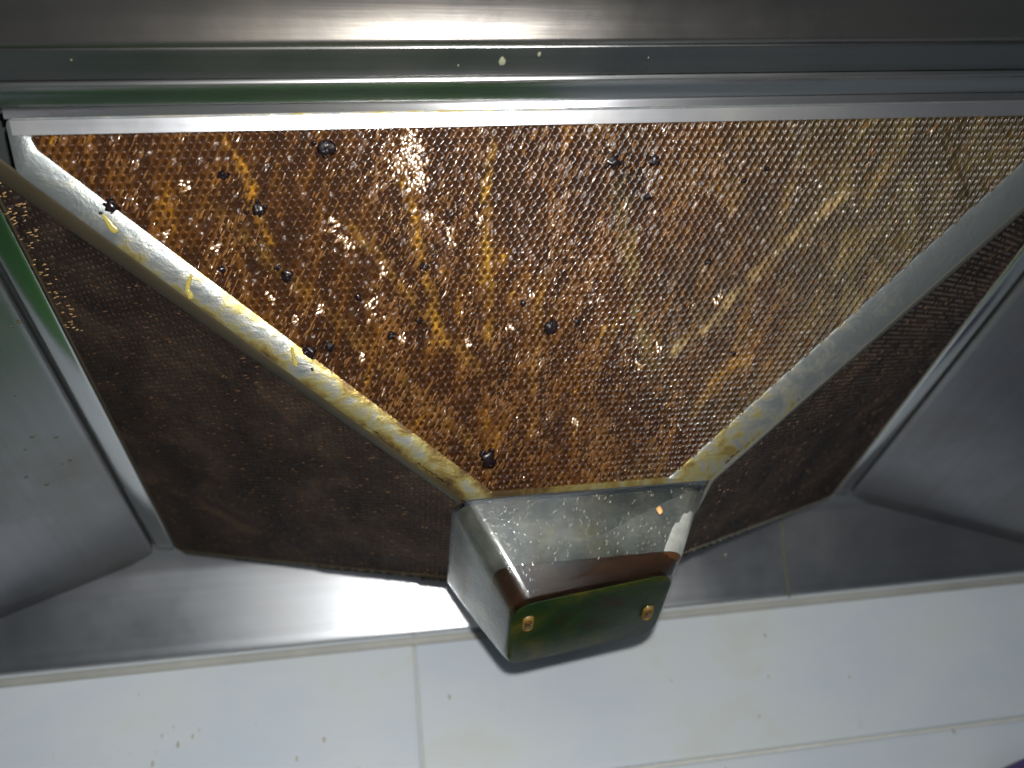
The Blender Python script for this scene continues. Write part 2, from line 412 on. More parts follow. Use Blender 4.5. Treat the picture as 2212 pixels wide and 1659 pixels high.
def side_panel(sg):
    """Flange round the filter, dark joint, then the panel sloping out; its rear end meets the back panel."""
    ex = HX0 if sg < 0 else HX1
    slope = 0.31
    # cross-section in (distance outward from the filter edge, z)
    sec_flange = [(0.0005, 0.2995), (0.003, 0.2988), (0.011, 0.2990), (0.0135, 0.2998), (0.0142, 0.3030)]
    sec_panel = [(0.0160, 0.3030), (0.0162, 0.2998), (0.0175, 0.2980), (0.0205, 0.2968), (0.030, 0.2938),
                 (0.060, 0.2938 - 0.030 * slope), (0.12, 0.2938 - 0.09 * slope), (0.30, 0.2938 - 0.27 * slope), (0.70, 0.2938 - 0.67 * slope)]
    def build(name, sec, mat, y0, curl):
        bm = bmesh.new(); rows = []
        N = 24
        for i in range(N + 1):
            row = []
            for k, (d, z) in enumerate(sec):
                # rear end: panel meets back panel plane y = .575 + .41 (.294 - z)
                yb = 0.575 + 0.41 * (0.294 - z)
                f = i / N; y = y0 + (yb - y0) * f
                dd = d
                # the strip swings round towards the opening at the rear corner
                if curl: 
                    g = max(0.0, (y - 0.49) / (yb - 0.49)); dd = d * (1 - 0.15 * g * g) - 0.010 * g * g * (1 if d < 0.03 else max(0, 1 - (d - .03) / .1))
                row.append(bm.verts.new((ex + sg * dd, y, z)))
            rows.append(row)
        for a, b in zip(rows, rows[1:]):
            for k in range(len(sec) - 1): bm.faces.new((a[k], a[k + 1], b[k + 1], b[k]))
        bmesh.ops.recalc_face_normals(bm, faces=bm.faces); bm.normal_update()
        if sum(f.normal.z for f in bm.faces) > 0: bmesh.ops.reverse_faces(bm, faces=bm.faces)
        o = from_bm(name, bm, mat, hood, smooth=True)
        s = o.modifiers.new('thickness', 'SOLIDIFY'); s.thickness = 0.0008; s.offset = -1
        hp(o)
    build('side_flange', sec_flange, STEEL_FL, 0.2120, False)
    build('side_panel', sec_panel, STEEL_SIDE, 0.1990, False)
    bm = bmesh.new()
    bmesh.ops.create_cube(bm, size=1, matrix=Matrix.Translation((ex + sg * 0.0152, 0.39, 0.3035)) @ Matrix.Diagonal((0.006, 0.36, 0.001, 1)))
    hp(from_bm('side_joint', bm, GROOVE, hood))
side_panel(-1); side_panel(1)

# back panel, flaring down to the wall
bp = []
for z in [0.3055, 0.3035, 0.3010, 0.2985, 0.2960, 0.2930, 0.285, 0.270, 0.255, 0.240, 0.2345]:
    y = 0.575 + 0.41 * (0.294 - z)
    if z > 0.2930: y -= (z - 0.2930) * 0.9
    bp.append((y, z))
bp += [(0.5998, 0.2325), (0.6006, 0.2318), (0.6022, 0.2320), (0.6030, 0.2335)]
hp(profile('back_panel', bp, -1.2, 1.4, STEEL_BACK, hood, 0.0008))
bm = bmesh.new()                                           # shadow gap plate above the opening (motor housing)
bmesh.ops.create_cube(bm, size=1, matrix=Matrix.Translation((0.1, 0.39, 0.345)) @ Matrix.Diagonal((0.56, 0.40, 0.002, 1)))
hp(from_bm('inner_housing', bm, GROOVE, hood))

# ---------------------------------------------------------------- grease filter: hipped basket of perforated mesh
SF, SS, SB = 0.605, 0.485, 0.80                            # slopes of front, side and back faces
ZB = 0.2075                                                 # mouth of the basket
filt = thing('grease_filter', 'hipped mesh grease filter soaked in brown oil hanging under the steel hood', 'grease filter', (0.1, 0.39, 0.30))
def plane_mw(o, u, v):
    u = V3(u).normalized(); v = V3(v).normalized(); n = u.cross(v)
    return Matrix(((u.x, v.x, n.x, o[0]), (u.y, v.y, n.y, o[1]), (u.z, v.z, n.z, o[2]), (0, 0, 0, 1)))
# local z points DOWN out of the basket toward the viewer for every face
def fp3(x, y): return V3((x, y, 0.3 - (y - 0.2117) * SF))
# front face: u = +x, v = down the slope; u x v must face the camera (down/forward)
MWF = plane_mw((0, 0.2117, 0.3), (1, 0, 0), (0, 1, -SF))
if (MWF.to_3x3() @ V3((0, 0, 1))).z > 0: MWF = MWF @ Matrix.Diagonal((1, 1, -1, 1))
KF = math.sqrt(1 + SF * SF)
def hipx(y, sg): return HX0 + (y - 0.2117) * SF / SS if sg < 0 else HX1 - (y - 0.2117) * SF / SS
YB = 0.2117 + (0.3 - ZB) / SF
def uvF(x, y): return (x, (y - 0.2117) * KF)

def mesh_sheet(name, mw, poly, pitch, mats, parent, amp, seed, hires=True, fill=0.12, stretch=1.28, theta=60.0, hole=0.315, jit=0.00010):
    rnd = random.Random(seed)
    th = math.radians(theta); du, dv = math.cos(th), -math.sin(th)          # up and to the right on the face
    pu, pv = -dv, du
    xs = [p[0] for p in poly]; ys = [p[1] for p in poly]
    NP = 12 if hires else 6
    verts = []; faces = []; mi = []; key = {}
    def hgt(x, y):
        wv = x * pu + y * pv
        return -amp * math.cos(2 * math.pi * wv / (0.8660254 * pitch))
    R = pitch / math.sqrt(3)
    j0 = int(min(ys) / (pitch * .8660254)) - 2; j1 = int(max(ys) / (pitch * .8660254)) + 2
    i0 = int(min(xs) / pitch) - 2; i1 = int(max(xs) / pitch) + 2
    for j in range(j0, j1 + 1):
        for i in range(i0, i1 + 1):
            cx = i * pitch + (j % 2) * pitch / 2; cy = j * pitch * .8660254
            if not inside((cx, cy), poly, pitch * 1.5) or cy > max(ys) + 0.0004: continue
            outer = []
            for k in range(NP):
                a = math.radians(30 + k * 360 / NP)
                rr = R if (NP == 6 or k % 2 == 0) else R * math.cos(math.radians(30))
                x = cx + rr * math.cos(a); y = cy + rr * math.sin(a)
                kk = (round(x * 50000), round(y * 50000))
                if kk not in key:
                    hit = None
                    for ddx in (-1, 0, 1):
                        for ddy in (-1, 0, 1):
                            if (kk[0] + ddx, kk[1] + ddy) in key: hit = key[(kk[0] + ddx, kk[1] + ddy)]
                    if hit is None:
                        hit = len(verts)
                        verts.append((x + rnd.uniform(-1, 1) * pitch * .03, y + rnd.uniform(-1, 1) * pitch * .03, hgt(x, y) + rnd.gauss(0, jit)))
                    key[kk] = hit
                outer.append(key[kk])
            # clumps of cells closed by a film of grease
            nz = noise.noise(V3((cx * 70, cy * 26, seed * 5.0))) 
            filled = (nz > 0.32 and rnd.random() < 0.5) or rnd.random() < fill
            dep = -0.00012 if filled else -0.00095
            hr = hole * (0.86 + 0.26 * rnd.random())
            if filled: hr = hole * 0.9
            st_ = stretch
            if hires:
                gx = max(0.0, min(1.0, (cx - 0.02) / 0.10)); st_ = stretch + 0.24 * gx
                hr = min(hr, 0.478 / st_)
            tz1, tz2 = rnd.gauss(0, .16), rnd.gauss(0, .16)
            A = []; B = []
            for k in range(NP):
                a = math.radians(30 + k * 360 / NP)
                lx = math.cos(a) * pitch * hr; ly = math.sin(a) * pitch * hr
                s = (lx * du + ly * dv) * st_; t = (lx * pu + ly * pv) * 0.93
                lx = s * du + t * pu; ly = s * dv + t * pv
                A.append(len(verts)); verts.append((cx + lx, cy + ly, hgt(cx + lx * 1.1, cy + ly * 1.1) * 0.6 - 0.00006))
                B.append(len(verts)); verts.append((cx + lx * .84, cy + ly * .84, dep + (lx * tz1 + ly * tz2 if filled else 0)))
            for k in range(NP):
                l = (k + 1) % NP
                faces.append((outer[k], outer[l], A[l], A[k])); mi.append(0)
                faces.append((A[k], A[l], B[l], B[k])); mi.append(0)
            faces.append(tuple(B)); mi.append(0 if filled else 1)
    me = bpy.data.meshes.new(name); me.from_pydata(verts, [], faces)
    o = link(name, me, mats, parent, 'stuff')
    me.polygons.foreach_set('material_index', mi)
    me.polygons.foreach_set('use_smooth', [hires and q == 0 for q in mi])
    me.update()
    o.matrix_basis = mw
    local(o, filt) if parent is filt else None
    return o

def strands(name, mw, poly, pitch, mat, theta, seed, rad=0.00046, lift=0.00042, wave=0.00005, jit=0.00005):
    rnd = random.Random(seed)
    th = math.radians(theta); du, dv = math.cos(th), -math.sin(th); pu, pv = -dv, du
    row = pitch * .8660254; vmax = max(p[1] for p in poly) + 0.0004
    ws = [x * pu + y * pv for x, y in poly]; ss = [x * du + y * dv for x, y in poly]
    verts = []; faces = []; NS = 7
    for k in range(int(min(ws) / row) - 1, int(max(ws) / row) + 2):
        w0 = (k + .5) * row
        n = int((max(ss) - min(ss)) / (pitch / 7)) + 1; prev = None; amp = 1.0; r0 = rad
        for i in range(n):
            s_ = min(ss) + i * pitch / 7
            if i % 35 == 0 or i == 0: ra, rb = (rb if i else rad), rad * rnd.uniform(0.84, 1.18)
            q_ = (i % 35) / 35; q_ = q_ * q_ * (3 - 2 * q_); r0 = ra * (1 - q_) + rb * q_
            ph = 2 * math.pi * (s_ / pitch + (k % 2) * .5)
            wv = w0 + 0.075 * pitch * math.sin(ph) + rnd.gauss(0, jit * .4)
            x = s_ * du + wv * pu; y = s_ * dv + wv * pv
            if not inside((x, y), poly, pitch * .3) or y > vmax: prev = None; continue
            h = lift + 0.00012 * max(0.0, min(1.0, (x - 0.04) / 0.12)) + wave * (1.2 if x < 0.08 else 0.6) * math.cos(ph + .6) + rnd.gauss(0, jit * (.35 if x < 0.08 else .12))
            cur = []
            r = r0 * (1 + .07 * math.sin(ph + 1.2)) * (1 + 0.35 * max(0.0, min(1.0, (x - 0.08) / 0.12)))
            for q in range(NS):
                a = math.pi * q / (NS - 1)
                ow = r * math.cos(a); oz = r * (math.sin(a) * .85) - r * .25
                cur.append(len(verts)); verts.append((x + pu * ow, y + pv * ow, h + oz))
            if prev:
                for q in range(NS - 1): faces.append((prev[q], cur[q], cur[q + 1], prev[q + 1]))
            prev = cur
    me = bpy.data.meshes.new(name); me.from_pydata(verts, [], faces)
    o = link(name, me, mat, filt, 'stuff', True); o.matrix_basis = mw; local(o, filt); return o

inL = [(-0.1335, 0.2110), (0.0480, 0.3625), (0.1440, 0.3625), (0.3300, 0.2110)]
polyF = [uvF(*p) for p in inL]
front = mesh_sheet('front_mesh', MWF, polyF, 0.0035, [MESH_P, MESH_F2], filt, 0.00050, 3)

strands('mesh_strands', MWF, polyF, 0.0035, MESH_F, 60, 77)
# frame of the front face: wider on the hips than along the top
yo = YB + 0.0005
outF = [uvF(-0.1410, 0.2060), uvF(-0.1406, 0.2240), uvF(hipx(YB, -1), yo), uvF(hipx(YB, 1), yo), uvF(HX1 - 0.0015, 0.2135), uvF(HX1 - 0.0015, 0.2060)]
innF = [uvF(-0.1330, 0.2118), uvF(-0.1315, 0.2165), uvF(0.0497, 0.3622), uvF(0.1425, 0.3622), uvF(0.3235, 0.2165), uvF(0.3300, 0.2118)]
o1 = fillet(outF, [0.004, 0.004, 0.0015, 0.0015, 0.004, 0.004]); i1 = fillet(innF, [0.003, 0.004, 0.002, 0.006, 0.004, 0.003])
fo = ring_plate('front_frame', o1, i1, BAR, filt, MWF, 0.0010, 0.0018, 0.0004); local(fo, filt)
# bright upper strip of the frame, 0.4 mm proud of the hip bars
ts = [(HX0 + 0.0030, 0.2066), (-0.120, 0.2066), (HX1 - .02, 0.2066), (HX1 - 0.0030, 0.2066)]
tb = [(HX0 + 0.0030, 0.2122), (-0.120, 0.2119), (HX1 - .02, 0.2119), (HX1 - 0.0030, 0.2122)]
bm = bmesh.new(); rows = []
for zz, g in ((0.0009, 0.0), (0.0014, 0.0003), (0.0014, 0.0051), (0.0009, 0.0054)):
    rows.append([bm.verts.new((x, (0.2066 + g - 0.2117) * KF, zz)) for x in [-0.1390 + i * (HX1 - .003 + 0.1390) / 40 for i in range(41)]])
for A, B in zip(rows, rows[1:]):
    for i in range(40): bm.faces.new((A[i], A[i + 1], B[i + 1], B[i]))
o = from_bm('top_strip', bm, FRAME, filt, smooth=False); o.matrix_basis = MWF; local(o, filt)
# folded upper rim of the frame
hp_pts = [(0.2063, 0.30265), (0.2060, 0.3029), (0.2052, 0.30335), (0.2044, 0.3038), (0.2036, 0.3043), (0.2029, 0.30475)]
local(profile('top_rim', hp_pts, -0.1412, HX1 + 0.002, FRAME, filt, 0.0006), filt)

# side faces: triangles running back to the rear corners, truncated by the cup's mouth
def side_face(sg):
    ex = HX0 if sg < 0 else HX1
    KS = math.sqrt(1 + SS * SS)
    # u = +y (towards the wall), v = down the slope (inward)
    mw = plane_mw((ex, 0, 0.3), (0, 1, 0), (-sg, 0, -SS))
    if (mw.to_3x3() @ V3((0, 0, 1))).z > 0: mw = mw @ Matrix.Diagonal((1, 1, -1, 1))
    def uv(y, drop): return (y, drop / SS * KS)            # drop = 0.3 - z
    D = 0.3 - ZB
    yf = lambda d: 0.2117 + d / SF
    yr = lambda d: 0.575 - d / SB
    outer = [uv(yf(0), 0.0), uv(yf(D), D), uv(yr(D), D), uv(yr(0), 0.0)]
    inner = [uv(yf(0) + 0.0165, 0.0005), uv(yf(D - 0.001) + 0.006, D - 0.001), uv(yr(D - 0.001) - 0.0025, D - 0.001), uv(yr(0) - 0.006, 0.0005)]
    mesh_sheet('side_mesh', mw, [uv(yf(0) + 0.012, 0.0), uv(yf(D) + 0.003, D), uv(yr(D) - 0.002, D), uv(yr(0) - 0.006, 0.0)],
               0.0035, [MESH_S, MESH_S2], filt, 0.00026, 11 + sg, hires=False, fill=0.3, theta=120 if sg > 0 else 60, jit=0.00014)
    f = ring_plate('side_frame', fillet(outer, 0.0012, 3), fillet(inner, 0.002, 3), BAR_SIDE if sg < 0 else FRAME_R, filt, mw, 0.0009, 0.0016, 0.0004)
    local(f, filt); return mw
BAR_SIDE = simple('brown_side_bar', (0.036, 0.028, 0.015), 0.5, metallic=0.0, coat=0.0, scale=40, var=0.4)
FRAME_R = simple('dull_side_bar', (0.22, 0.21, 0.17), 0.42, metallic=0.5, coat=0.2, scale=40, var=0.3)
MWL = side_face(-1); MWR = side_face(1)
# back face
KB = math.sqrt(1 + SB * SB)
MWB = plane_mw((0, 0.575, 0.3), (1, 0, 0), (0, -1, -SB))
if (MWB.to_3x3() @ V3((0, 0, 1))).z > 0: MWB = MWB @ Matrix.Diagonal((1, 1, -1, 1))
def bk(d, sg, ins): return ((HX0 + d / SS + ins) if sg < 0 else (HX1 - d / SS - ins), d / SB * KB)
D = 0.3 - ZB
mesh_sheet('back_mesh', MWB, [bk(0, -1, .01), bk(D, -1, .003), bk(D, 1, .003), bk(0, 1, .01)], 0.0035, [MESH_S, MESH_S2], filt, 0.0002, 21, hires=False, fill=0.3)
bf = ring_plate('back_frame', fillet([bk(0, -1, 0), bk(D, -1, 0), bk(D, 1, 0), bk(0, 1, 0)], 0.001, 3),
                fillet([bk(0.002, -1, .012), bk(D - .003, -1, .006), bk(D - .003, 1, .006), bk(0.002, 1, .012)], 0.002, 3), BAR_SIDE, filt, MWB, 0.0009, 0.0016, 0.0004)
local(bf, filt)

# ---- grease on the filter
def beads(name, mw, poly, n, mat, sz, theta, seed, weight=None, tilt=7, flat=0.9):  # grease beads shaped long and thin to imitate streaked glints
    rnd = random.Random(seed); bm = bmesh.new()
    xs = [p[0] for p in poly]; ys = [p[1] for p in poly]; c = 0; tries = 0
    while c < n and tries < n * 60:
        tries += 1
        x = rnd.uniform(min(xs), max(xs)); y = rnd.uniform(min(ys), max(ys))
        if not inside((x, y), poly): continue
        if weight and rnd.random() > weight(x, y): continue
        L = sz * rnd.uniform(0.7, 1.6); W = sz * rnd.uniform(0.16, 0.30)
        a = math.radians(-theta + rnd.gauss(0, 5))
        m = Matrix.Translation((x, y, 0.00062)) @ Matrix.Rotation(math.radians(rnd.gauss(0, tilt)), 4, 'X') @ Matrix.Rotation(math.radians(rnd.gauss(0, tilt)), 4, 'Y') @ Matrix.Rotation(a, 4, 'Z') @ Matrix.Diagonal((L, W, W * flat, 1))
        blob(bm, m, 8, 6); c += 1
    bmesh.ops.recalc_face_normals(bm, faces=bm.faces)
    o = from_bm(name, bm, mat, filt, 'stuff', True); o.matrix_basis = mw; local(o, filt)
def wF(x, y):
    n = noise.noise(V3((x * 55, y * 20, 3.3))) * 0.5 + 0.5
    e = 1.0 if x < 0.10 else max(0.16, 1 - (x - 0.10) / 0.10)
    return e * (n ** 2.2) * 1.6
beads('grease_glint_beads', MWF, polyF, 2600, BEAD, 0.00140, 60, 5, wF, 12, 0.42)
beads('grease_glint_beads', MWF, polyF, 500, BEAD, 0.0019, 60, 6, wF, 9, 0.26)
D = 0.3 - ZB
KS = math.sqrt(1 + SS * SS)
def sp(a, d, rear=0): return ((0.2117 + d / SF + a) if not rear else (0.575 - d / SB - a), d / SS * KS)
polyS = [sp(.02, .002), sp(.01, D - .004), sp(.004, D - .004, 1), sp(.012, .002, 1)]
beads('grease_glint_beads', MWL, polyS, 320, BEAD_SIDE, 0.0011, 60, 8)
beads('grease_glint_beads', MWL, [sp(.012, .0), sp(.11, 0), sp(.11, .005), sp(.012, .006)], 70, BEAD_L, 0.0013, 60, 18)  # pale beads in place of the glints along the edge
beads('grease_glint_beads', MWR, polyS, 160, BEAD_SIDE, 0.0010, 120, 9)

NF = V3((0, SF, 1)); DF = 0.3 + 0.2117 * SF
inv = MWF.inverted()
# lumps of burnt grease stuck on the front mesh (measured positions)
for k, (px, py, r) in enumerate([(703, 318, 3.4), (1325, 352, 3.0), (1413, 350, 2.2), (1398, 428, 1.6), (235, 437, 3.0), (557, 447, 2.8), (1190, 708, 3.4),
        (1245, 695, 1.8), (670, 756, 3.2), (712, 745, 2.2), (1530, 570, 1.6), (1582, 765, 1.5), (1055, 990, 4.4), (620, 592, 2.4), (480, 372, 2.0),
        (845, 722, 1.8), (905, 690, 1.6), (775, 640, 1.6), (915, 575, 1.8), (1130, 655, 1.5), (480, 577, 1.8), (1655, 370, 1.2), (1605, 395, 1.2), (600, 575, 1.5)]):
    p = inv @ on_plane(px, py, NF, DF)
    bm = bmesh.new(); rnd = random.Random(k)
    blob(bm, Matrix.Translation((p.x, p.y, 0.0002)) @ Matrix.Rotation(rnd.uniform(0, 3), 4, 'Z') @ Matrix.Diagonal((r * .00110, r * .00090, 0.0009 + r * .00018, 1)), 14, 10, 0.7, k)
    if r > 2:
        for q in range(6):
            blob(bm, Matrix.Translation((p.x + rnd.gauss(0, r * .0007), p.y + rnd.gauss(0, r * .0007), 0.0005)) @ Matrix.Diagonal((r * .00030, r * .00032, .0009, 1)), 8, 6, 0.6, k + q * 31)
    bmesh.ops.recalc_face_normals(bm, faces=bm.faces)
    o = from_bm('burnt_lump', bm, CHAR, filt, smooth=True); o.matrix_basis = MWF; local(o, filt)
# glossy pools of grease put where the strongest glints sit
bm = bmesh.new()
for k, (px, py, r) in enumerate([(885, 308, 3.2), (868, 350, 3.6), (902, 346, 3.4), (890, 328, 3.4), (905, 388, 3.2), (895, 398, 2.6), (720, 488, 2.2), (738, 512, 2.0), (755, 530, 1.6),
        (975, 508, 1.8), (920, 465, 1.7), (400, 393, 1.7), (1035, 470, 1.5), (803, 655, 1.7), (800, 690, 1.2), (824, 585, 1.6), (868, 735, 1.5), (1548, 650, 1.6), (1418, 750, 1.5),
        (1380, 792, 1.6), (1240, 910, 1.3), (1010, 740, 1.3), (640, 690, 1.2), (470, 527, 1.3), (360, 500, 1.2), (1150, 640, 1.0), (1100, 700, 1.0), (690, 660, 1.2), (585, 640, 1.2), (780, 770, 1.2)]):
    p = inv @ on_plane(px, py, NF, DF)
    rnd = random.Random(k + 400)
    hv = (MWF.to_3x3().inverted() @ -(MWF @ V3((p.x, p.y, 0)))).normalized()      # turned to the camera so the flash glints off it
    for q in range(int(3 + r * r * 2.2)):
        ox, oy = rnd.gauss(0, r * .0007), rnd.gauss(0, r * .0010)
        tq = V3((hv.x + rnd.gauss(0, .045), hv.y + rnd.gauss(0, .045), hv.z)).normalized().to_track_quat('Z', 'Y').to_matrix().to_4x4()
        m = Matrix.Translation((p.x + ox, p.y + oy, 0.0008)) @ tq @ Matrix.Rotation(math.radians(-60 + rnd.gauss(0, 8)), 4, 'Z') @ Matrix.Diagonal((rnd.uniform(.5, 1.1) * .0017, rnd.uniform(.5, 1.2) * .0008, .00012, 1))
        blob(bm, m, 10, 8, 0.3, k * 3 + q)
bmesh.ops.recalc_face_normals(bm, faces=bm.faces)
o = from_bm('grease_glint_pools', bm, POOL, filt, 'stuff', True); o.matrix_basis = MWF; local(o, filt)
# drips of yellow grease creeping over the left hip bar
for k, chain in enumerate([[(222, 458, .9), (232, 470, 1.5), (240, 482, 1.9), (250, 490, 1.5)], [(412, 590, .9), (406, 605, 1.2), (404, 620, 1.3), (412, 636, 1.9)],
                           [(630, 748, .8), (634, 765, 1.0), (640, 786, 1.5)]]):
    bm = bmesh.new()
    for i in range(len(chain) - 1):
        for q in range(4):
            f = q / 4; a, b = chain[i], chain[i + 1]
            p = inv @ on_plane(a[0] + (b[0] - a[0]) * f, a[1] + (b[1] - a[1]) * f, NF, DF)
            r = (a[2] + (b[2] - a[2]) * f) * 0.0008
            blob(bm, Matrix.Translation((p.x, p.y, 0.0011)) @ Matrix.Diagonal((r, r * 1.3, r * .34, 1)), 10, 7, 0.35, k * 9 + q)
    bmesh.ops.recalc_face_normals(bm, faces=bm.faces)
    o = from_bm('grease_drip', bm, YELLOW, filt, smooth=True); o.matrix_basis = MWF; local(o, filt)

# ---------------------------------------------------------------- oil cup
cup = thing('oil_cup', 'cloudy plastic oil cup holding brown oil, clipped under the low end of the mesh filter', 'oil cup', (0.096, 0.41, 0.158))
def rrect(x0, x1, y0, y1, r, n=5):
    out = []
    for cx, cy, a0 in ((x1 - r, y1 - r, 0), (x0 + r, y1 - r, 90), (x0 + r, y0 + r, 180), (x1 - r, y0 + r, 270)):
        for k in range(n + 1):
            a = math.radians(a0 + 90 * k / n); out.append((cx + r * math.cos(a), cy + r * math.sin(a)))
    return out
T0 = (0.0290, 0.1620, 0.3595, 0.4620); B0 = (0.0530, 0.1385, 0.3755, 0.4370); ZT, ZL = 0.2030, 0.1590
def cup_loop(bm, f, ins, z=None, tilt=0.0, r=None):
    a = [T0[i] * (1 - f) + B0[i] * f for i in range(4)]
    zz = ZT + (ZL - ZT) * f if z is None else z
    rr = 0.0115 * (1 - f) + 0.0120 * f if r is None else r
    pts = rrect(a[0] + ins, a[1] - ins, a[2] + ins, a[3] - ins, max(0.001, rr - ins))
    return [bm.verts.new((x, y, zz - tilt * (y - 0.375) + tilt * 0.9 * (x - 0.096))) for x, y in pts]
def skin(bm, loops, cap0=False, cap1=False):
    for A, B in zip(loops, loops[1:]):
        n = len(A)
        for i in range(n): bm.faces.new((A[i], A[(i + 1) % n], B[(i + 1) % n], B[i]))
    if cap0: bm.faces.new(loops[0])
    if cap1: bm.faces.new(loops[-1])
    bmesh.ops.recalc_face_normals(bm, faces=bm.faces)
TILT = 0.13
def cup_mat():
    m, nt, b = mat_new('cloudy_cup_plastic')
    pat = noi(nt, coords(nt), 46.0, 5, 0.62, 0.4); st = noi(nt, coords(nt, (260, 60, 60), rot=(0, math.radians(30), 0)), 1.0, 2, 0.6)
    c = ramp(nt, pat, [(0.36, (0.62, 0.66, 0.68)), (0.54, (0.80, 0.80, 0.76)), (0.70, (0.85, 0.80, 0.64))])
    nt.links.new(c, b.inputs['Base Color'])
    b.inputs['Roughness'].default_value = 0.12; b.inputs['IOR'].default_value = 1.15
    b.inputs['Transmission Weight'].default_value = 1.0
    b.inputs['Coat Weight'].default_value = 0.8; b.inputs['Coat Roughness'].default_value = 0.13
    p = bump(nt, b, pat, 0.25, 0.0015); bump(nt, b, noi(nt, coords(nt), 420.0, 2, 0.5), 0.35, 0.0008, p)
    return m
bm = bmesh.new()
t = 0.0011
outs = [cup_loop(bm, f, 0, tilt=TILT * f) for f in (0, .02, .5, .96)] + [cup_loop(bm, 1, 0.0003, tilt=TILT), cup_loop(bm, 1.0, 0.0010, z=ZL - .0004, tilt=TILT)]
ins_ = [cup_loop(bm, 1, 0.002 + t, z=ZL + t, tilt=TILT), cup_loop(bm, .96, t, tilt=TILT * .96), cup_loop(bm, .5, t, tilt=TILT * .5), cup_loop(bm, 0, t)]
for A, B in zip(outs[:-1], outs[1:]):
    for i in range(len(A)): bm.faces.new((A[i], A[(i + 1) % len(A)], B[(i + 1) % len(A)], B[i]))
bm.faces.new(outs[-1])
for A, B in zip(ins_[:-1], ins_[1:]):
    for i in range(len(A)): bm.faces.new((A[i], A[(i + 1) % len(A)], B[(i + 1) % len(A)], B[i]))
bm.faces.new(ins_[0])
for i in range(len(outs[0])): bm.faces.new((outs[0][i], outs[0][(i + 1) % len(outs[0])], ins_[-1][(i + 1) % len(outs[0])], ins_[-1][i]))
bmesh.ops.recalc_face_normals(bm, faces=bm.faces)
body = soft(from_bm('cup_body', bm, cup_mat(), cup), 40); local(body, cup)
# oil lying in the lower third
bm = bmesh.new()
ff = 0.70
a = []
for f in (1.0, 0.9, ff):
    a.append(cup_loop(bm, f, t + 0.0002 + (0.002 if f == 1.0 else 0), z=(ZL + t + 0.0001) if f == 1.0 else None, tilt=TILT * f if f > ff else 0.0))
skin(bm, a, True, True)
oil = soft(from_bm('oil', bm, simple('brown_oil', (0.060, 0.024, 0.008), 0.35, coat=0.2, scale=40, var=0.5, bmp=0), cup), 40); local(oil, cup)
# grease crust lining the upper inside of the cup
bm = bmesh.new()
a = [cup_loop(bm, ff - .01, t + .0002, tilt=0.0), cup_loop(bm, .45, t + .0002), cup_loop(bm, .03, t + .0002)]
b2 = [cup_loop(bm, .03, t + .0012), cup_loop(bm, .45, t + .0012), cup_loop(bm, ff - .01, t + .0016, tilt=0.0)]
skin(bm, a + b2)
for A, B in ((b2[-1], a[0]),):
    for i in range(len(A)): bm.faces.new((A[i], A[(i + 1) % len(A)], B[(i + 1) % len(A)], B[i]))
bmesh.ops.recalc_face_normals(bm, faces=bm.faces)
local(from_bm('grease_lining', bm, simple('pale_grease_lining', (0.33, 0.34, 0.31), 0.45, scale=75, var=0.9, metallic=0.2), cup, smooth=True), cup)
# underside plate
def base_mat():
    m, nt, b = mat_new('olive_cup_base')
    pat = noi(nt, coords(nt), 30.0, 4, 0.6, 0.5)
    c = ramp(nt, pat, [(0.34, (0.014, 0.008, 0.003)), (0.46, (0.005, 0.014, 0.005)), (0.58, (0.016, 0.022, 0.004)), (0.74, (0.060, 0.045, 0.006))])
    nt.links.new(c, b.inputs['Base Color']); b.inputs['Roughness'].default_value = 0.32
    b.inputs['Coat Weight'].default_value = 0.0; b.inputs['Specular IOR Level'].default_value = 0.12
    bump(nt, b, pat, 0.25, 0.002); return m
bm = bmesh.new()
a = [cup_loop(bm, 1, .0013, z=ZL - .0005, tilt=TILT), cup_loop(bm, 1, .0013, z=ZL - .0010, tilt=TILT), cup_loop(bm, 1, .0021, z=ZL - .0014, tilt=TILT)]
skin(bm, a, True, True)
base = soft(from_bm('cup_base', bm, base_mat(), cup), 30); local(base, cup)
GOLD = simple('amber_lug', (0.12, 0.068, 0.010), 0.5, coat=0.1, scale=260, var=0.8)
GOLDD = simple('dark_slot', (0.05, 0.02, 0.005), 0.3, coat=0.6)
for px, py in ((1140, 1345), (1398, 1322)):
    # underside plane: z = ZL - .0014 - TILT (y - .375)
    p = on_plane(px, py, V3((-TILT * .9, TILT, 1)), ZL - .0014 + TILT * .375 - TILT * .9 * .096)
    bm = bmesh.new()
    A = [bm.verts.new((p.x + x, p.y + y, p.z - TILT * y + .0004)) for x, y in rrect(-.0030, .0030, -.0062, .0062, .0028)]
    B = [bm.verts.new((p.x + x, p.y + y, p.z - TILT * y - .0014)) for x, y in rrect(-.0026, .0026, -.0058, .0058, .0025)]
    C_ = [bm.verts.new((p.x + x, p.y + y, p.z - TILT * y - .0018)) for x, y in rrect(-.0018, .0018, -.0050, .0050, .0017)]
    E_ = [bm.verts.new((p.x + x, p.y + y, p.z - TILT * y - .0006)) for x, y in rrect(-.0011, .0011, -.0044, .0040, .0010)]
    skin(bm, [A, B, C_, E_], True, True)
    o = soft(from_bm('lug', bm, GOLD, cup), 50); local(o, cup)
    bm = bmesh.new()
    blob(bm, Matrix.Translation((p.x, p.y + .0012, p.z - .0012)) @ Matrix.Diagonal((.0016, .0042, .0009, 1)), 8, 6, .3, 2)
    s = from_bm('slot_dirt', bm, GOLDD, o, smooth=True); s.matrix_parent_inverse = Matrix.Translation(-V3(cup.location))
    s.matrix_parent_inverse = Matrix.Identity(4)

